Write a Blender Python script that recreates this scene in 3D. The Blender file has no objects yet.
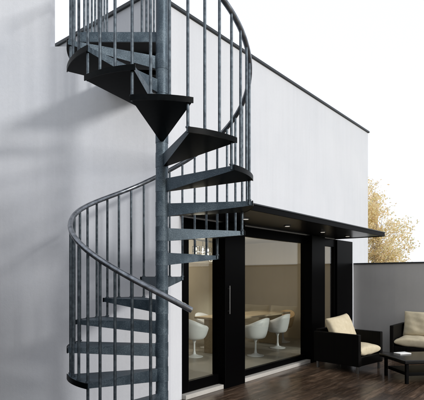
import bpy, bmesh, math, random
from math import sin, cos, pi, radians as R
from mathutils import Vector, Matrix
random.seed(7)
S = bpy.context.scene
col = S.collection

# ------------------------------------------------------------------ camera
CAMZ = 1.57
cam = bpy.data.cameras.new('camera'); co = bpy.data.objects.new('camera', cam); col.objects.link(co)
co.location = (0, 0, CAMZ); co.rotation_euler = (R(90), 0, 0)
cam.sensor_fit = 'HORIZONTAL'; cam.sensor_width = 36; cam.lens = 36*464/424
cam.shift_y = 78/424; cam.clip_end = 3000; cam.clip_start = .05
S.camera = co
# ------------------------------------------------------------------ world, sun, exposure
EL, PHI = 18, 41
sd = Vector((cos(R(PHI))*cos(R(EL)), -sin(R(PHI))*cos(R(EL)), sin(R(EL))))
w = bpy.data.worlds.new('World'); S.world = w; w.use_nodes = True
nt = w.node_tree; bg = nt.nodes['Background']
sky = nt.nodes.new('ShaderNodeTexSky'); sky.sky_type = 'NISHITA'; sky.sun_disc = False
sky.sun_elevation = R(EL); sky.sun_rotation = math.atan2(sd.x, sd.y); sky.air_density = 1; sky.dust_density = 2
mx = nt.nodes.new('ShaderNodeMixRGB'); mx.inputs['Fac'].default_value = .8          # thin bright cloud over the blue
mx.inputs['Color2'].default_value = (12.2, 12.6, 13.4, 1)
nt.links.new(sky.outputs[0], mx.inputs['Color1']); nt.links.new(mx.outputs[0], bg.inputs['Color'])
bg.inputs['Strength'].default_value = .1
sl = bpy.data.lights.new('sun', 'SUN'); sl.energy = 2.4; sl.angle = R(8); sl.color = (1, .985, .96)
so = bpy.data.objects.new('sun', sl); col.objects.link(so); so.rotation_euler = sd.to_track_quat('Z', 'Y').to_euler()
S.view_settings.view_transform = 'Standard'; S.view_settings.look = 'None'
S.view_settings.gamma = 1; S.view_settings.exposure = 0.0; S.view_settings.use_curve_mapping = False
S.render.engine = 'CYCLES'; S.cycles.max_bounces = 8; S.cycles.transparent_max_bounces = 12
S.cycles.sample_clamp_indirect = 6; S.cycles.use_denoising = True

# ------------------------------------------------------------------ materials
def mat(name, c, rough=.5, metal=0., spec=.5):
    m = bpy.data.materials.new(name); m.use_nodes = True
    b = m.node_tree.nodes['Principled BSDF']
    b.inputs['Base Color'].default_value = (*c, 1); b.inputs['Roughness'].default_value = rough
    b.inputs['Metallic'].default_value = metal; b.inputs['Specular IOR Level'].default_value = spec
    return m
def N(m, t, **kw):
    n = m.node_tree.nodes.new('ShaderNode'+t)
    for k, v in kw.items():
        if k in n.inputs: n.inputs[k].default_value = v
        else: setattr(n, k, v)
    return n
def L(m, a, b): m.node_tree.links.new(a, b)
def coord(m, scale=(1, 1, 1)):
    tc = N(m, 'TexCoord'); mp = N(m, 'Mapping'); mp.inputs['Scale'].default_value = scale
    L(m, tc.outputs['Object'], mp.inputs[0]); return mp.outputs[0]
def ramp(m, src, stops):
    r = N(m, 'ValToRGB'); L(m, src, r.inputs[0]); e = r.color_ramp.elements
    while len(e) < len(stops): e.new(.5)
    for i, (p, c) in enumerate(stops):
        e[i].position = p; e[i].color = (*c, 1) if len(c) == 3 else c
    return r.outputs[0]
def bsdf(m): return m.node_tree.nodes['Principled BSDF']
def bump(m, src, strength, dist=.01):
    b = N(m, 'Bump'); b.inputs['Strength'].default_value = strength; b.inputs['Distance'].default_value = dist
    L(m, src, b.inputs['Height']); L(m, b.outputs[0], bsdf(m).inputs['Normal'])

def plaster(name, a, b_, fine=110):
    m = mat(name, a, .85)
    c = coord(m)
    n1 = N(m, 'TexNoise', Scale=.9, Detail=6., Roughness=.6); L(m, c, n1.inputs['Vector'])
    cs = coord(m, (7, 7, .35)); n3 = N(m, 'TexNoise', Scale=1.6, Detail=5., Roughness=.7); L(m, cs, n3.inputs['Vector'])   # faint rain runs
    n4 = N(m, 'TexNoise', Scale=34., Detail=5., Roughness=.7); L(m, c, n4.inputs['Vector'])                              # trowel grain
    base = ramp(m, n1.outputs[0], [(.3, a), (.7, b_)])
    m1 = N(m, 'MixRGB', blend_type='MULTIPLY'); m1.inputs[0].default_value = 1; L(m, base, m1.inputs[1]); L(m, ramp(m, n3.outputs[0], [(.28, (.955, .955, .955)), (.55, (1, 1, 1))]), m1.inputs[2])
    m2 = N(m, 'MixRGB', blend_type='MULTIPLY'); m2.inputs[0].default_value = 1; L(m, m1.outputs[0], m2.inputs[1]); L(m, ramp(m, n4.outputs[0], [(.3, (.96, .96, .96)), (.6, (1, 1, 1))]), m2.inputs[2])
    L(m, m2.outputs[0], bsdf(m).inputs['Base Color'])
    n2 = N(m, 'TexNoise', Scale=float(fine), Detail=4.); L(m, c, n2.inputs['Vector'])
    bump(m, n2.outputs[0], .28, .003)
    return m
M = {}
M['render'] = plaster('white_render', (.535, .55, .58), (.58, .59, .615))
M['render_old'] = plaster('weathered_render', (.585, .605, .65), (.665, .675, .705))
M['grey_wall'] = plaster('grey_render', (.37, .36, .35), (.44, .43, .415))
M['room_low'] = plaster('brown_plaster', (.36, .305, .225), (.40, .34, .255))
M['room_high'] = plaster('reflection_beige_plaster', (.60, .54, .45), (.64, .58, .49))  # paler upper band paints the glass's sky reflection onto the room wall
M['ceiling'] = mat('ceiling_paint', (.7, .68, .64), .8)
M['coping'] = mat('coping_metal', (.028, .032, .036), .4, .2, .35)
M['stone'] = plaster('pale_stone', (.34, .325, .30), (.44, .42, .385))

g = mat('galvanised_steel', (.1, .13, .15), .5, .45); M['galv'] = g
c = coord(g)
v = N(g, 'TexVoronoi', Scale=300.); L(g, c, v.inputs['Vector'])
n = N(g, 'TexNoise', Scale=9., Detail=5.); L(g, c, n.inputs['Vector'])
ad = N(g, 'Math', operation='MULTIPLY_ADD'); L(g, v.outputs['Color'], ad.inputs[0]); ad.inputs[1].default_value = .5; L(g, n.outputs[0], ad.inputs[2])
L(g, ramp(g, ad.outputs[0], [(.3, (.022, .036, .048)), (.75, (.056, .082, .104)), (1.0, (.14, .18, .21))]), bsdf(g).inputs['Base Color'])
L(g, ramp(g, n.outputs[0], [(.3, (.38,)*3), (.7, (.6,)*3)]), bsdf(g).inputs['Roughness'])
bump(g, v.outputs['Distance'], .12, .002)

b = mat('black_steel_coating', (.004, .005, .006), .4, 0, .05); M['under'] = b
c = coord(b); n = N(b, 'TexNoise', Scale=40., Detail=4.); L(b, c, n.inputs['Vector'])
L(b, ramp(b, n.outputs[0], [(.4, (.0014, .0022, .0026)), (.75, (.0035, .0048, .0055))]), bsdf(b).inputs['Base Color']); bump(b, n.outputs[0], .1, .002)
r = mat('baluster_steel', (.10, .12, .135), .4, .55); M['bal'] = r
c = coord(r); n = N(r, 'TexNoise', Scale=30., Detail=4.); L(r, c, n.inputs['Vector'])
L(r, ramp(r, n.outputs[0], [(.35, (.032, .044, .055)), (.7, (.10, .125, .145))]), bsdf(r).inputs['Base Color'])
r = mat('handrail_steel', (.20, .215, .235), .28, .8); M['rail'] = r
c = coord(r); n = N(r, 'TexNoise', Scale=22., Detail=5.); L(r, c, n.inputs['Vector'])
L(r, ramp(r, n.outputs[0], [(.3, (.11, .122, .14)), (.7, (.30, .32, .35))]), bsdf(r).inputs['Base Color'])
M['black'] = mat('black_powder_coat', (.0012, .0012, .0013), .35, 0, .025)
M['soffit'] = mat('dark_soffit_panel', (.006, .006, .007), .28, 0, .3)
M['steel'] = mat('brushed_steel', (.17, .17, .168), .4, .9)
M['lacquer'] = mat('black_lacquer', (.002, .002, .002), .2, 0, .12)
M['white_shell'] = mat('white_plastic', (.60, .60, .61), .45)
M['tan_shell'] = mat('tan_leather', (.62, .42, .22), .5)
M['paper'] = mat('white_paper', (.8, .8, .78), .6)

k = mat('black_woven_rattan', (.003, .003, .003), .5, 0, .07); M['rattan'] = k
c = coord(k); wv = N(k, 'TexBrick', Scale=1.); wv.inputs['Brick Width'].default_value = .03; wv.inputs['Row Height'].default_value = .008; wv.inputs['Mortar Size'].default_value = .0015
wv.inputs['Color1'].default_value = (.003, .003, .003, 1); wv.inputs['Color2'].default_value = (.007, .006, .0055, 1); wv.inputs['Mortar'].default_value = (.002, .002, .002, 1)
L(k, c, wv.inputs['Vector']); L(k, wv.outputs[0], bsdf(k).inputs['Base Color'])
f = mat('cream_fabric', (.62, .56, .43), .9); M['fabric'] = f
c = coord(f); n = N(f, 'TexNoise', Scale=14., Detail=6.); L(f, c, n.inputs['Vector'])
L(f, ramp(f, n.outputs[0], [(.3, (.50, .43, .295)), (.7, (.58, .51, .365))]), bsdf(f).inputs['Base Color'])
n2 = N(f, 'TexNoise', Scale=260., Detail=2.); L(f, c, n2.inputs['Vector']); bump(f, n2.outputs[0], .4, .003)
wd = mat('light_oak', (.45, .34, .21), .5); M['oak'] = wd
c = coord(wd, (1, 12, 12)); n = N(wd, 'TexNoise', Scale=3., Detail=5.); L(wd, c, n.inputs['Vector'])
L(wd, ramp(wd, n.outputs[0], [(.3, (.30, .235, .155)), (.7, (.39, .31, .21))]), bsdf(wd).inputs['Base Color'])
rf = mat('room_floor', (.29, .27, .24), .4); M['room_floor'] = rf

# dark stained timber paving: planks in rows, uneven gloss
p = mat('dark_timber_paving', (.03, .025, .02), .3); M['deck'] = p
c = coord(p)
br = N(p, 'TexBrick', Scale=1., offset=.37, squash=1.)
br.inputs['Brick Width'].default_value = .95; br.inputs['Row Height'].default_value = .145; br.inputs['Mortar Size'].default_value = .005
br.inputs['Color1'].default_value = (.2, .2, .2, 1); br.inputs['Color2'].default_value = (.85, .85, .85, 1); br.inputs['Mortar'].default_value = (0, 0, 0, 1)
L(p, c, br.inputs['Vector'])
cs = coord(p, (1.3, 9, 1)); n = N(p, 'TexNoise', Scale=2.2, Detail=8., Roughness=.65); L(p, cs, n.inputs['Vector'])
n3 = N(p, 'TexNoise', Scale=.9, Detail=4.); L(p, c, n3.inputs['Vector'])
mm = N(p, 'MixRGB', blend_type='MULTIPLY'); mm.inputs[0].default_value = .8
L(p, ramp(p, n.outputs[0], [(.3, (.045, .027, .017)), (.5, (.105, .066, .042)), (.7, (.24, .16, .11))]), mm.inputs[1]); L(p, br.outputs[0], mm.inputs[2])
L(p, mm.outputs[0], bsdf(p).inputs['Base Color'])
L(p, ramp(p, n3.outputs[0], [(.35, (.13,)*3), (.65, (.36,)*3)]), bsdf(p).inputs['Roughness'])
bm_ = N(p, 'Math', operation='MULTIPLY_ADD'); L(p, n.outputs[0], bm_.inputs[0]); bm_.inputs[1].default_value = .35; L(p, br.outputs['Fac'], bm_.inputs[2])
inv = N(p, 'Math', operation='MULTIPLY'); L(p, bm_.outputs[0], inv.inputs[0]); inv.inputs[1].default_value = -1
bump(p, inv.outputs[0], .5, .005)

gr = mat('grass_ground', (.05, .07, .025), .9); M['ground'] = gr
c = coord(gr); n = N(gr, 'TexNoise', Scale=3., Detail=8.); L(gr, c, n.inputs['Vector'])
L(gr, ramp(gr, n.outputs[0], [(.3, (.04, .055, .02)), (.7, (.10, .10, .04))]), bsdf(gr).inputs['Base Color'])

gl = bpy.data.materials.new('window_glass'); gl.use_nodes = True; M['glass'] = gl
t_ = gl.node_tree; t_.nodes.remove(t_.nodes['Principled BSDF'])
tr = t_.nodes.new('ShaderNodeBsdfTransparent'); tr.inputs[0].default_value = (.93, .95, .93, 1)
gs = t_.nodes.new('ShaderNodeBsdfGlossy'); gs.inputs['Roughness'].default_value = .01
fr = t_.nodes.new('ShaderNodeFresnel'); ge = t_.nodes.new('ShaderNodeNewGeometry'); mr = t_.nodes.new('ShaderNodeMapRange')   # the same weak reflection on both faces of the sheet
mr.inputs['To Min'].default_value = 1.5; mr.inputs['To Max'].default_value = 1/1.5
t_.links.new(ge.outputs['Backfacing'], mr.inputs['Value']); t_.links.new(mr.outputs[0], fr.inputs[0])
ms = t_.nodes.new('ShaderNodeMixShader'); t_.links.new(fr.outputs[0], ms.inputs[0]); t_.links.new(tr.outputs[0], ms.inputs[1]); t_.links.new(gs.outputs[0], ms.inputs[2])
t_.links.new(ms.outputs[0], t_.nodes['Material Output'].inputs[0])
def emis(name, c, s):
    m = mat(name, c, .5); b = bsdf(m); b.inputs['Emission Color'].default_value = (*c, 1); b.inputs['Emission Strength'].default_value = s; return m
M['bulb'] = emis('lit_bulb', (1, .93, .78), 4)
M['spot'] = emis('lit_downlight', (1, .95, .85), .45)

lf = bpy.data.materials.new('autumn_leaf'); lf.use_nodes = True; M['leaf'] = lf
t_ = lf.node_tree; b = t_.nodes['Principled BSDF']; b.inputs['Roughness'].default_value = .6
oi = t_.nodes.new('ShaderNodeNewGeometry')
cr = t_.nodes.new('ShaderNodeValToRGB'); e = cr.color_ramp.elements; e.new(.5); e.new(.8)
for i, (q, cc) in enumerate([(0, (.80, .66, .34)), (.4, (.90, .80, .54)), (.75, (.88, .68, .44)), (1, (.80, .80, .45))]): e[i].position = q; e[i].color = (*cc, 1)
t_.links.new(oi.outputs['Random Per Island'], cr.inputs[0]); t_.links.new(cr.outputs[0], b.inputs['Base Color'])
tl = t_.nodes.new('ShaderNodeBsdfTranslucent'); t_.links.new(cr.outputs[0], tl.inputs[0])
ms = t_.nodes.new('ShaderNodeMixShader'); ms.inputs[0].default_value = .55
t_.links.new(b.outputs[0], ms.inputs[1]); t_.links.new(tl.outputs[0], ms.inputs[2]); t_.links.new(ms.outputs[0], t_.nodes['Material Output'].inputs[0])
M['bark'] = mat('tree_bark', (.42, .34, .25), .9)

# ------------------------------------------------------------------ helpers
def empty(name, loc=(0, 0, 0), rz=0, label=None, cat=None, group=None, kind=None):
    o = bpy.data.objects.new(name, None); col.objects.link(o); o.location = loc; o.rotation_euler = (0, 0, rz)
    return tag(o, label, cat, group, kind)
def tag(o, label=None, cat=None, group=None, kind=None):
    for a, b_ in (('label', label), ('category', cat), ('group', group), ('kind', kind)):
        if b_: o[a] = b_
    return o
def obj(name, bm, m, parent=None, smooth=False, loc=None, rot=None, mats=None):
    me = bpy.data.meshes.new(name); bmesh.ops.recalc_face_normals(bm, faces=bm.faces); bm.to_mesh(me); bm.free()
    for x in (mats or [m]): me.materials.append(M[x])
    o = bpy.data.objects.new(name, me); col.objects.link(o)
    if parent: o.parent = parent
    if loc: o.location = loc
    if rot: o.rotation_euler = rot
    if smooth:
        for q in me.polygons: q.use_smooth = True
    if any(q.use_smooth for q in me.polygons) and name not in ('shell', 'seat_cushion', 'throw_pillow'): me.set_sharp_from_angle(angle=R(38))
    return o
def box(bm, x0, x1, y0, y1, z0, z1, bev=0., mi=0, mtx=None):
    t = bmesh.new(); bmesh.ops.create_cube(t, size=1)
    for v in t.verts: v.co = Vector(((x0+x1)/2+v.co.x*(x1-x0), (y0+y1)/2+v.co.y*(y1-y0), (z0+z1)/2+v.co.z*(z1-z0)))
    if bev: bmesh.ops.bevel(t, geom=list(t.edges), offset=bev, segments=2, affect='EDGES', profile=.5)
    for f in t.faces: f.material_index = mi
    join(bm, t, mtx)
    return bm
def join(bm, t, mtx=None):
    mp = {v: bm.verts.new(mtx @ v.co if mtx else v.co) for v in t.verts}
    for f in t.faces:
        try: nf = bm.faces.new([mp[v] for v in f.verts]); nf.material_index = f.material_index; nf.smooth = f.smooth
        except ValueError: pass
    t.free()
def tube(bm, pts, r, seg=12, cap=True, mi=0):
    pts = [Vector(q) for q in pts]; rings = []; rr = r if isinstance(r, (list, tuple)) else [r]*len(pts)
    ref = None
    for i, q in enumerate(pts):
        d = (pts[min(i+1, len(pts)-1)]-pts[max(i-1, 0)]).normalized()
        if ref is None: ref = Vector((0, 0, 1)) if abs(d.z) < .9 else Vector((1, 0, 0))
        a = (ref-d*ref.dot(d)).normalized(); b_ = d.cross(a); ref = a
        rings.append([bm.verts.new(q+(a*cos(2*pi*j/seg)+b_*sin(2*pi*j/seg))*rr[i]) for j in range(seg)])
    for i in range(len(rings)-1):
        for j in range(seg):
            f = bm.faces.new((rings[i][j], rings[i][(j+1) % seg], rings[i+1][(j+1) % seg], rings[i+1][j])); f.smooth = True; f.material_index = mi
    if cap:
        for q in (rings[0][::-1], rings[-1]): bm.faces.new(q).material_index = mi
    return bm
def lathe(bm, prof, seg=28, c=(0, 0)):
    rings = [[bm.verts.new((c[0]+r*cos(2*pi*j/seg), c[1]+r*sin(2*pi*j/seg), z)) for j in range(seg)] for r, z in prof]
    for i in range(len(rings)-1):
        for j in range(seg):
            f = bm.faces.new((rings[i][j], rings[i][(j+1) % seg], rings[i+1][(j+1) % seg], rings[i+1][j])); f.smooth = True
    bm.faces.new(rings[0][::-1]); bm.faces.new(rings[-1])
    return bm
def B(): return bmesh.new()
def bx(*a, **k): return box(B(), *a, **k)

# ------------------------------------------------------------------ ground
tag(obj('ground', bx(-1500, 1500, -1500, 1500, -1., -.02), 'ground'), kind='structure')
AX = math.atan2(.773, .635)                       # bearing of the glazed front
CX, CY = -.724, 5.6                               # the corner of the house
def H(t, p, z=0): return Vector((CX+.635*t+.773*p, CY+.773*t-.635*p, z))    # t along the front, p out of it
bm = B(); box(bm, -12, 6.1, -9.5, 0, -.3, 0)
deck = obj('terrace', bm, 'deck', loc=(CX, CY, 0), rot=(0, 0, AX)); tag(deck, kind='structure')

# ------------------------------------------------------------------ house (local: x along the front, y inwards, z up)
house = empty('house', (CX, CY, 0), AX, 'white flat-roofed house with black-framed glass front beyond the spiral stair', 'house')
TOP, CAN = 5.0, 2.365
bm = B()
box(bm, 0, 6.95, 0, .3, CAN, TOP)                         # upper front
box(bm, 0, .3, .3, 7, 0, TOP)                             # side that runs back
box(bm, 6.65, 6.95, .3, 7, 0, TOP)
box(bm, .3, 6.65, 6.7, 7, 0, TOP)
box(bm, 0, .525, .0, .3, 0, CAN)
box(bm, 6.0, 6.95, 0, .3, 0, CAN)
wallo = obj('wall', bm, 'render', house)
obj('roof', bx(.3, 6.65, .3, 6.7, TOP-.35, TOP-.1), 'stone', house)
bm = B(); box(bm, -.03, 6.98, -.03, .33, TOP, TOP+.04, .005); box(bm, -.03, .33, .331, 6.669, TOP, TOP+.05, .005); box(bm, 6.62, 6.98, .331, 6.669, TOP, TOP+.05, .005); box(bm, -.03, 6.98, 6.67, 7.03, TOP, TOP+.05, .005)
obj('coping', bm, 'coping', house)
# room
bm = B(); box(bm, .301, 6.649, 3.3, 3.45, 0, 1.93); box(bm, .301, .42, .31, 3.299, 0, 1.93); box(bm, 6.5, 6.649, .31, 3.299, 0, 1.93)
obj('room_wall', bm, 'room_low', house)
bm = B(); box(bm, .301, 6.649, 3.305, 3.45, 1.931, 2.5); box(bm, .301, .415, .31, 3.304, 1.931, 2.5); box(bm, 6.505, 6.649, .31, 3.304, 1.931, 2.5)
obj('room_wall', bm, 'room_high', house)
obj('room_ceiling', bx(.302, 6.648, .3, 3.46, 2.501, 2.6), 'ceiling', house)
obj('room_floor', bx(.302, 6.648, .02, 3.46, .001, .05), 'room_floor', house)
# threshold
obj('threshold', bx(.53, 5.995, -.07, .02, 0.001, .06, .004), 'stone', house)
# canopy
cn = obj('canopy', bx(.5, 5.12, -1.0, -.001, CAN+.012, CAN+.07), 'soffit', house)
bm = B(); box(bm, .485, 5.135, -1.02, -1.001, CAN, CAN+.07, .003); box(bm, .485, .4995, -1.0, -.001, CAN, CAN+.07, .002); box(bm, 5.1205, 5.135, -1.0, -.001, CAN, CAN+.07, .002)
obj('canopy_edge', bm, 'black', cn)
obj('canopy_flashing', bx(.475, 5.145, -1.03, -.001, CAN+.0705, CAN+.088, .003), 'coping', cn)
for t in (1.25, 2.35, 3.55, 4.6):
    bm = lathe(B(), [(.055, CAN-.004), (.055, CAN+.011)], 20, (t, -.5)); d = obj('downlight_ring', bm, 'steel', cn)
    obj('downlight_lens', lathe(B(), [(.036, CAN-.008), (.036, CAN-.0045)], 20, (t, -.5)), 'spot', d)
# frames
def pillar(t0, t1, out=.1):
    return obj('frame_post', bx(t0, t1, -out, .14, .0605 if out < .07 else .001, CAN-.001, .006), 'black', house)
pillar(1.315, 1.80, .1); pillar(3.93, 4.47, .1); pillar(5.2, 5.995, .02)
def glazing(name, t0, t1, jamb_l=.06, jamb_r=.06, bot=.13):
    bm = B()
    box(bm, t0, t0+jamb_l, .02, .09, .061, 2.36, .004); box(bm, t1-jamb_r, t1, .02, .09, .061, 2.36, .004)
    box(bm, t0+jamb_l, t1-jamb_r, .022, .088, .061, .061+bot, .004); box(bm, t0+jamb_l, t1-jamb_r, .022, .088, 2.21, 2.36, .004)
    fo = obj(name, bm, 'black', house)
    obj('pane', bx(t0+jamb_l-.01, t1-jamb_r+.01, .05, .058, .06+bot-.01, 2.22), 'glass', fo)
    return fo
dr = glazing('glass_door', .528, 1.398, .155, .03, .14)
bm = tube(B(), [(1.375, -.135, 1.06), (1.375, -.135, 1.46)], .007, 10); tube(bm, [(1.375, -.1, 1.1), (1.375, -.136, 1.1)], .006, 8); tube(bm, [(1.375, -.1, 1.42), (1.375, -.136, 1.42)], .006, 8)
obj('handle', bm, 'steel', dr)
glazing('window', 1.802, 4.058, .03, .03, .09)
glazing('window', 4.562, 5.198, .07, .05, .09)

# ------------------------------------------------------------------ annexe wall behind the stair
W1 = 4.75
bm = B()
box(bm, -7, -1.655, W1, W1+.14, 3.57, 7.0)                     # tall part
box(bm, -7, -.51, W1, W1+.2, 0, 3.57)
box(bm, -1.655, -1.04, W1, W1+.14, 3.57, 3.94)
box(bm, -.71, -.51, W1+.201, W1+.97, 0, 3.57)
an = obj('rendered_wall', bm, 'render_old'); tag(an, 'tall pale rendered wall stepping down directly behind the spiral stair', 'wall')
bm = B()
pts = [(-1.654, W1+.201), (-.711, W1+.201), (-.711, 5.62), (-.85, 5.60), (-5.5, 9.5), (-5.5, W1+.201)]
vs = [bm.verts.new((x, y, 3.40)) for x, y in pts]; f = bm.faces.new(vs)
ex = bmesh.ops.extrude_face_region(bm, geom=[f]); bmesh.ops.translate(bm, verts=[q for q in ex['geom'] if isinstance(q, bmesh.types.BMVert)], vec=(0, 0, .15))
obj('roof_terrace_slab', bm, 'stone', an)

# added fence past the left edge, out of view, darkens the lower left wall
fn = empty('added_shade_fence', (-2.62, 4.72, 0), 0, 'dark timber fence added out of view to shade the wall left of the spiral stair', 'fence')
bm = B()
for i in range(28): box(bm, -.012, .012, -.15-.15*i, -.15*i-.006, .05, 2.6, .002)
obj('board_panel', bm, 'black', fn)
for i in range(3): obj('post', bx(-.11, -.0125, -.2-1.9*i, -.1-1.9*i, 0, 2.55, .004), 'black', fn)

# ------------------------------------------------------------------ garden wall
P0 = H(6.1, .0); 
gw = empty('garden_wall', P0, AX, 'grey rendered garden wall with thin dark coping behind the seats', 'wall')
obj('wall_panel', bx(0, .2, -9, -.003, 0, 1.87), 'grey_wall', gw)
obj('coping', bx(-.02, .22, -9, -.003, 1.871, 1.90, .003), 'coping', gw)

# ------------------------------------------------------------------ spiral stair
PX, PY, RT, RB = -.41, 3.8, .738, .717
SR = math.atan2(.41, 3.8)
st = empty('spiral_staircase', (PX, PY, 0), SR, 'galvanised steel spiral staircase with black treads winding round a pole', 'staircase')
def pol(a, r, z=0): return Vector((-r*sin(R(a)), -r*cos(R(a)), z))
def lift(k):
    q = min(1, max(0, (-6.5-k)/2.5)); return .055*q*q*(3-2*q)
def zt(k): return 2.78+.2*k+lift(k)
def zrail(a):
    adj = lift(a/30) + (.025*min(1, (-200-a)/150) if a < -200 else 0)
    return 2.78+.2*a/30+1.0+adj
bm = tube(B(), [(0, 0, 0), (0, 0, 6.3)], .050, 32); obj('pole', bm, 'galv', st)
obj('pole_base', lathe(B(), [(.14, 0.001), (.14, .012), (.06, .02)], 32), 'galv', st)
def tread_mesh(span=15.6, n=8):
    bm = B(); r0 = .045
    A = [(-span+2*span*i/n) for i in range(n+1)]
    ti = [bm.verts.new(pol(a*1.0, r0, 0)) for a in A]; to = [bm.verts.new(pol(a, RT, 0)) for a in A]
    bi = [bm.verts.new(pol(a, r0, -.105)) for a in A]; bo = [bm.verts.new(pol(a, RT, -.034)) for a in A]
    def F(v, mi): f = bm.faces.new(v); f.material_index = mi
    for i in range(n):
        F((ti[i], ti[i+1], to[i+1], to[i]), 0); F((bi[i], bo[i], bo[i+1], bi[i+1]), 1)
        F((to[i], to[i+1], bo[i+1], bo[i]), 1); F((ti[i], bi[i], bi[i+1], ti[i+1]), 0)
    F((ti[0], to[0], bo[0], bi[0]), 0); F((ti[n], bi[n], bo[n], to[n]), 0)
    return bm
def rim_mesh(span=16.4, n=16):
    bm = B(); A = [(-span+2*span*i/n) for i in range(n+1)]
    q = [[bm.verts.new(pol(a, r, z)) for a in A] for r, z in ((RT+.0005, .003), (RT+.0075, .003), (RT+.0075, -.036), (RT+.0005, -.036))]
    for i in range(n):
        for j in range(4): bm.faces.new((q[j][i], q[j][i+1], q[(j+1) % 4][i+1], q[(j+1) % 4][i])).smooth = (j in (1, 3))
    bm.faces.new([q[j][0] for j in range(4)]); bm.faces.new([q[j][n] for j in (3, 2, 1, 0)])
    return bm
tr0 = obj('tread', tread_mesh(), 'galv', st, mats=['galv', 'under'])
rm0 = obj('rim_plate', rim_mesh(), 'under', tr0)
cl0 = obj('hub_collar', tube(B(), [(0, 0, -.108), (0, 0, .010)], .0525, 32), 'galv', tr0)
for k in range(-13, 4):
    if k == -13: o, r_, c_ = tr0, rm0, cl0
    else:
        o = tr0.copy(); r_ = rm0.copy(); c_ = cl0.copy()
        for q in (o, r_, c_): col.objects.link(q)
        o.parent = st; r_.parent = o; c_.parent = o
    o.location = (0, 0, zt(k)); o.rotation_euler = (0, 0, -R(30*k))
for k in range(-12, 4):
    for j, da in enumerate((-14, -4, 6)):
        if k == -12 and j < 2: continue
        a = 30*k+da
        zb = (zt(k-1) if j == 0 else zt(k))-.03
        bm = tube(B(), [pol(a, RB, zb), pol(a, RB, zrail(a)-.008)], .0105, 10)
        lz = [zt(k)] + ([zt(k-1)] if j == 0 else [])
        for z in lz: tube(bm, [pol(a, RB, z+.001), pol(a, RB, z+.012)], .016, 6)       # nut on the plate
        obj('baluster', bm, 'bal', st)
A = [-376+i*3 for i in range(0, int((96+376)/3)+1)]
pts = [pol(a, RB, zrail(a)) for a in A]
ze = zrail(A[-1])
bm = tube(B(), pts, .0205, 16); obj('handrail', bm, 'rail', st)
# landing
Rn = Matrix.Rotation(-SR, 4, 'Z')
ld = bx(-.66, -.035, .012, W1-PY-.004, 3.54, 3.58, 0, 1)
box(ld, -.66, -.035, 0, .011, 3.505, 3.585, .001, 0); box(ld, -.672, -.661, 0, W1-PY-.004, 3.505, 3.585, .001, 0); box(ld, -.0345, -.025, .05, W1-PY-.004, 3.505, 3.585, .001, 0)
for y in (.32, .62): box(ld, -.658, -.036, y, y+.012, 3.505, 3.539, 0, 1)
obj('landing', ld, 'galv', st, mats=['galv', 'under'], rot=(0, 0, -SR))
gd = [(-.172, .05), (-.162, .25), (-.156, .45), (-.15, .68), (-.145, .90)]

for x, y in gd: obj('baluster', tube(B(), [(x, y, 3.581), (x, y, 4.6)], .0105, 10), 'bal', st, rot=(0, 0, -SR))
for y in [.06+.12*i for i in range(8)]: obj('baluster', tube(B(), [(-.652, y, 3.586), (-.652, y, 4.6)], .0105, 10), 'bal', st, rot=(0, 0, -SR))
obj('guard_rail', tube(B(), [(-.172, .0, 4.6), (-.145, .93, 4.6)], .02, 12), 'rail', st, rot=(0, 0, -SR))
obj('guard_rail', tube(B(), [(-.652, .0, 4.6), (-.652, .93, 4.6)], .02, 12), 'rail', st, rot=(0, 0, -SR))

# ------------------------------------------------------------------ cushions and seats
def cushion(w_, d_, h_, seed=1, n=30, sag=.0, pw=.36):
    """rounded pillow lying flat, centre at origin"""
    rnd = random.Random(seed); bm = B(); ph = [rnd.uniform(0, 6) for _ in range(6)]
    def prof(u, v): return max(0, (1-abs(u)**3.4))**pw*max(0, (1-abs(v)**3.4))**pw
    grid = {}
    for s in (1, -1):
        for i in range(n+1):
            for j in range(n+1):
                u, v = sin(pi/2*(-1+2*i/n)), sin(pi/2*(-1+2*j/n))
                e = i in (0, n) or j in (0, n)
                if s == -1 and e: grid[s, i, j] = grid[1, i, j]; continue
                pin = 1-.07*(abs(u*v))**2*0 - .05*(1-abs(u)**2)*abs(v)**6 - .05*(1-abs(v)**2)*abs(u)**6
                hh = h_/2*prof(u, v)*(1+.08*sin(3.1*u+ph[0])*sin(2.7*v+ph[1]))+.004*sin(9*u+ph[2]+3*v)*prof(u, v)+.003*sin(13*v+5*u+ph[3])*prof(u, v)
                grid[s, i, j] = bm.verts.new((u*w_/2*pin, v*d_/2*pin, s*hh-sag*(1-u*u)))
    for s in (1, -1):
        for i in range(n):
            for j in range(n):
                q = (grid[s, i, j], grid[s, i+1, j], grid[s, i+1, j+1], grid[s, i, j+1])
                f = bm.faces.new(q if s == 1 else q[::-1]); f.smooth = True
    return bm
def armchair(name, loc, rz, w_, d_, label, cat, arm_h=.66, back_h=.68, cushions=1):
    """faces local -y, origin at centre on the ground"""
    t = empty(name, loc, rz, label, cat)
    z0 = .115; th = .075
    for s in (-1, 1):
        x0, x1 = sorted((s*w_/2, s*(w_/2-th)))
        obj('side_panel', bx(x0, x1, -d_/2, d_/2, z0, arm_h, .012), 'rattan', t)
    obj('back_panel', bx(-w_/2+th+.001, w_/2-th-.001, d_/2-th, d_/2-.002, z0, back_h, .012), 'rattan', t)
    obj('seat_base', bx(-w_/2+th+.001, w_/2-th-.001, -d_/2+.004, d_/2-th-.001, z0+.005, .27, .01), 'rattan', t)
    cw = (w_-2*th-.01)/cushions
    for i in range(cushions):
        obj('seat_cushion', cushion(cw, d_-th-.02, .19, 3+i, pw=.24), 'fabric', t, loc=(-w_/2+th+.005+cw*(i+.5), -th/2-.012, .352))
    for x in (-w_/2+.05, w_/2-.05):
        for y in (-d_/2+.05, d_/2-.05):
            obj('leg', bx(x-.018, x+.018, y-.018, y+.018, 0, z0-.001, .003), 'steel', t)
    return t
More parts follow.
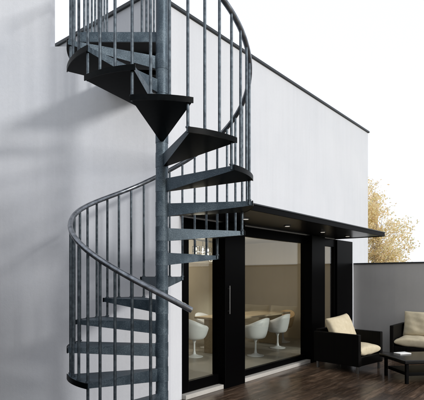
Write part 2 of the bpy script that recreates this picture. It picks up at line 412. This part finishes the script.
# armchair by the window
A1 = Vector((2.385, 8.13, 0)); r1 = R(43)
ch = armchair('armchair', A1, r1, .81, .87, 'boxy black woven armchair with cream seat beside the glass front', 'armchair', arm_h=.64)
def throw(parent_loc, rz, x, y, z, w_, h_, lean, label, seed, group=None, th=.2, roll=0):
    o = obj('throw_pillow', cushion(w_, h_, th, seed), 'fabric')
    m = Matrix.Translation(parent_loc) @ Matrix.Rotation(rz, 4, 'Z') @ Matrix.Translation((x, y, z)) @ Matrix.Rotation(R(90-lean), 4, 'X') @ Matrix.Rotation(roll, 4, 'Z')
    o.matrix_world = m
    return tag(o, label, 'pillow', group)
throw(A1, r1, .01, .14, .66, .70, .50, 22, 'plump cream pillow leaning in the armchair beside the glass front', 5, th=.22, roll=R(5))
# sofa by the garden wall
A2 = Vector((4.36, 8.7, 0)); r2 = R(-38)
armchair('sofa', A2, r2, 1.75, .86, 'black woven sofa with cream cushions against the garden wall', 'sofa', cushions=2)
throw(A2, r2, -.42, .2, .66, .74, .5, 16, 'large cream back pillow at the left end of the sofa', 8, th=.2)
throw(A2, r2, .38, .2, .66, .74, .5, 16, 'large cream back pillow at the right end of the sofa, mostly past the frame', 9, th=.2)
# coffee table
ct = empty('coffee_table', (3.38, 7.25, 0), R(8), 'low black lacquered coffee table standing in front of the sofa', 'coffee table')
obj('tabletop', bx(-.62, .62, -.38, .38, .30, .36, .014), 'lacquer', ct)
obj('lower_shelf', bx(-.52, .52, -.28, .28, .11, .16, .006), 'black', ct)
for x in (-.54, .54):
    for y in (-.3, .3): obj('leg', bx(x-.022, x+.022, y-.022, y+.022, 0, .299, .004), 'black', ct)
bk = obj('magazine', bx(-.11, .11, -.075, .075, 0, .014, .003), 'paper', loc=(3.05, 7.43, .361), rot=(0, 0, R(20)))
tag(bk, 'small white magazine lying on the black coffee table', 'magazine')

# ------------------------------------------------------------------ dining table and chairs in the room
FZ = .051
dt = empty('dining_table', H(4.35, -1.7, FZ), AX, 'long light oak dining table seen through the glass front', 'dining table')
obj('tabletop', bx(-1.2, 1.2, -.42, .42, .70, .74, .006), 'oak', dt)
for x in (-1.0, 1.0): obj('leg', bx(x-.03, x+.03, -.3, .3, 0, .699, .005), 'oak', dt)
def shell_mesh():
    bm = B(); nu, nv = 36, 10; rows = []
    for j in range(nv+1):
        s = j/nv; row = []
        for i in range(nu):
            th = 2*pi*i/nu                      # 0 = front (-y)
            back = (1-cos(th))/2
            rimz = .53+.12*min(1, back*2.2)+.13*max(0, (back-.5)/.5)**1.3
            rr = .245*(s**.42)*(1+.05*s)
            z = .40+(rimz-.40)*max(0, (s-.35)/.65)**1.7+.02*s
            row.append((rr*sin(th)*1.06, -rr*cos(th)*(1.0), z))
        rows.append([bm.verts.new(q) for q in row])
    for j in range(nv):
        for i in range(nu):
            f = bm.faces.new((rows[j][i], rows[j][(i+1) % nu], rows[j+1][(i+1) % nu], rows[j+1][i])); f.smooth = True
    bmesh.ops.remove_doubles(bm, verts=bm.verts, dist=.0005)
    return bm
def tulip(loc, rz, label, m='white_shell'):
    t = empty('pedestal_chair', loc, rz, label, 'dining chair', 'pedestal chairs round the dining table')
    s = obj('shell', shell_mesh(), m, t, True, loc=(0, 0, -.05)); md = s.modifiers.new('solid', 'SOLIDIFY'); md.thickness = .014; md.offset = 1
    obj('pedestal', lathe(B(), [(.17, 0), (.17, .008), (.10, .02), (.035, .05), (.02, .12), (.02, .26), (.05, .335), (.06, .348)], 28), m if m != 'tan_shell' else 'white_shell', t)
    obj('seat_pad', lathe(B(), [(.05, .38), (.19, .382), (.205, .395), (.19, .41), (.05, .416)], 24), 'tan_shell' if m == 'tan_shell' else 'fabric', t)
    return t
tulip(H(2.85, -1.85, FZ), AX+R(90), 'white pedestal chair at the near head of the dining table, behind the glass door')
tulip(H(3.70, -1.0, FZ), AX+R(180), 'white pedestal chair backing onto the big window, nearest one left of its twin')
tulip(H(4.85, -1.2, FZ), AX+R(180), 'white pedestal chair tucked in close to the tan chair, near long side')
tulip(H(3.93, -2.42, FZ), AX, 'white pedestal chair on the far side of the dining table')
tulip(H(5.75, -1.6, FZ), AX-R(90), 'tan shell pedestal chair at the far end of the dining table', 'tan_shell')
# chandeliers
def chandelier(loc, label):
    t = empty('chandelier', loc, AX+R(12), label, 'chandelier', 'lit chandeliers over the dining table')
    bm = B(); box(bm, -.4, .4, -.035, .035, .30, .325, .004); tube(bm, [(-.2, 0, .32), (-.2, 0, 2.5-loc[2])], .006, 8); tube(bm, [(.2, 0, .32), (.2, 0, 2.5-loc[2])], .006, 8)
    obj('frame', bm, 'steel', t)
    for i, (x, y, z) in enumerate([(-.36, -.02, .13), (-.24, .05, .07), (-.12, -.04, .14), (0, .03, .09), (.12, -.03, .13), (.24, .04, .05), (.35, -.02, -.04)]):
        s = .05
        bm = B()
        for a in (-s, s):
            for c_ in (-s, s):
                tube(bm, [(x+a, y+c_, z-s), (x+a, y+c_, z+s)], .006, 6)
                tube(bm, [(x-s, y+a, z+c_), (x+s, y+a, z+c_)], .006, 6)
                tube(bm, [(x+a, y-s, z+c_), (x+a, y+s, z+c_)], .006, 6)
        tube(bm, [(x, y, z+s), (x, y, .30)], .003, 6)
        sh = obj('lamp_shade', bm, 'steel', t)
        obj('bulb', lathe(B(), [(.005, z-.025), (.014, z-.015), (.015, z+.008), (.007, z+.03)], 14, (x, y)), 'bulb', sh)
    l = bpy.data.lights.new('lamp_light', 'POINT'); l.energy = 30; l.color = (1, .9, .76); l.shadow_soft_size = .12
    lo = bpy.data.objects.new('lamp_light', l); col.objects.link(lo); lo.parent = t; lo.location = (0, 0, -.12)
def at(px, Y, z): return Vector(((px-212)/464*Y, Y, z))
chandelier(at(204, 9.3, 2.0), 'lit chandelier of small wire cubes seen through the glass door')
chandelier(at(233, 9.9, 2.05), 'lit chandelier of small wire cubes half hidden by the black post')

# ------------------------------------------------------------------ autumn tree and an added shade tree
def tree(loc, h, lobes, nleaf, label, seed, ncl=90):
    """trunk, curved limbs to clusters spread through the crown's lobes, leaves about each cluster"""
    rnd = random.Random(seed)
    t = empty('autumn_tree', loc, 0, label, 'tree')
    bm = B(); top = Vector((0, 0, h*.8))
    tube(bm, [(.03*sin(i), .03*cos(2*i), -.1+h*.8*i/8) for i in range(9)], [h*.016*(1-.1*i) for i in range(9)], 9)
    spots = []
    for _ in range(ncl):
        ex, ez, rx, rz = rnd.choices(lobes, weights=[q[2]*q[3] for q in lobes])[0]
        d = Vector([rnd.gauss(0, 1) for _ in range(3)]).normalized()*(rnd.random()**.45)
        c_ = Vector((ex+d.x*rx*.9, d.y*min(1.1, rx*1.2), ez+d.z*rz*.92))
        z0 = max(h*.2, min(h*.75, c_.z-rnd.uniform(.5, 1.3))); p0 = Vector((0, 0, z0))
        mid = p0.lerp(c_, .5)+Vector((rnd.uniform(-.1, .1), rnd.uniform(-.1, .1), -.12))
        pts = [p0*(1-u)**2+mid*2*u*(1-u)+c_*u*u for u in [i/6 for i in range(7)]]
        tube(bm, pts, [.018*(1-.13*i) for i in range(7)], 6)
        spots.append((c_, pts, rnd.uniform(.11, .24)))
        for _ in range(3):
            q = pts[rnd.randint(4, 6)]; e_ = q+Vector([rnd.gauss(0, .16) for _ in range(3)]); tube(bm, [q, q.lerp(e_, .5)+Vector((0, 0, .02)), e_], [.006, .004, .003], 5)
    obj('trunk', bm, 'bark', t, True)
    bm = B()
    for _ in range(nleaf):
        c0, pts, sg = rnd.choice(spots)
        c_ = (c0 if rnd.random() < .8 else pts[rnd.randint(4, 6)])+Vector((rnd.gauss(0, sg), rnd.gauss(0, sg), rnd.gauss(0, sg*.75)))
        s = rnd.uniform(.028, .062); a = Vector([rnd.gauss(0, 1) for _ in range(3)]).normalized(); b_ = a.orthogonal().normalized(); b_ = (Matrix.Rotation(rnd.uniform(0, 6.28), 3, a) @ b_); c2 = a.cross(b_)
        bm.faces.new([bm.verts.new(c_+x) for x in (-b_*s, -c2*s*.55+b_*s*.1, b_*s*1.1, c2*s*.55+b_*s*.1)])
    obj('crown', bm, 'leaf', t)
    return t
tree((6.75, 19, 0), 5.6, [(-.42, 4.0, .8, 2.15), (.55, 2.95, .85, 1.35), (.1, 2.3, 1.2, .8)], 12500, 'thin golden autumn tree rising behind the garden wall', 11)
tree((2.98, -.27, 0), 3.9, [(0, 2.7, .95, 1.6), (-.1, 1.5, .8, 1.0)], 16000, 'small bushy golden tree added beside the camera, out of view, to shade the left wall', 23)  # added out of view; crown throws soft shade on the lower left wall
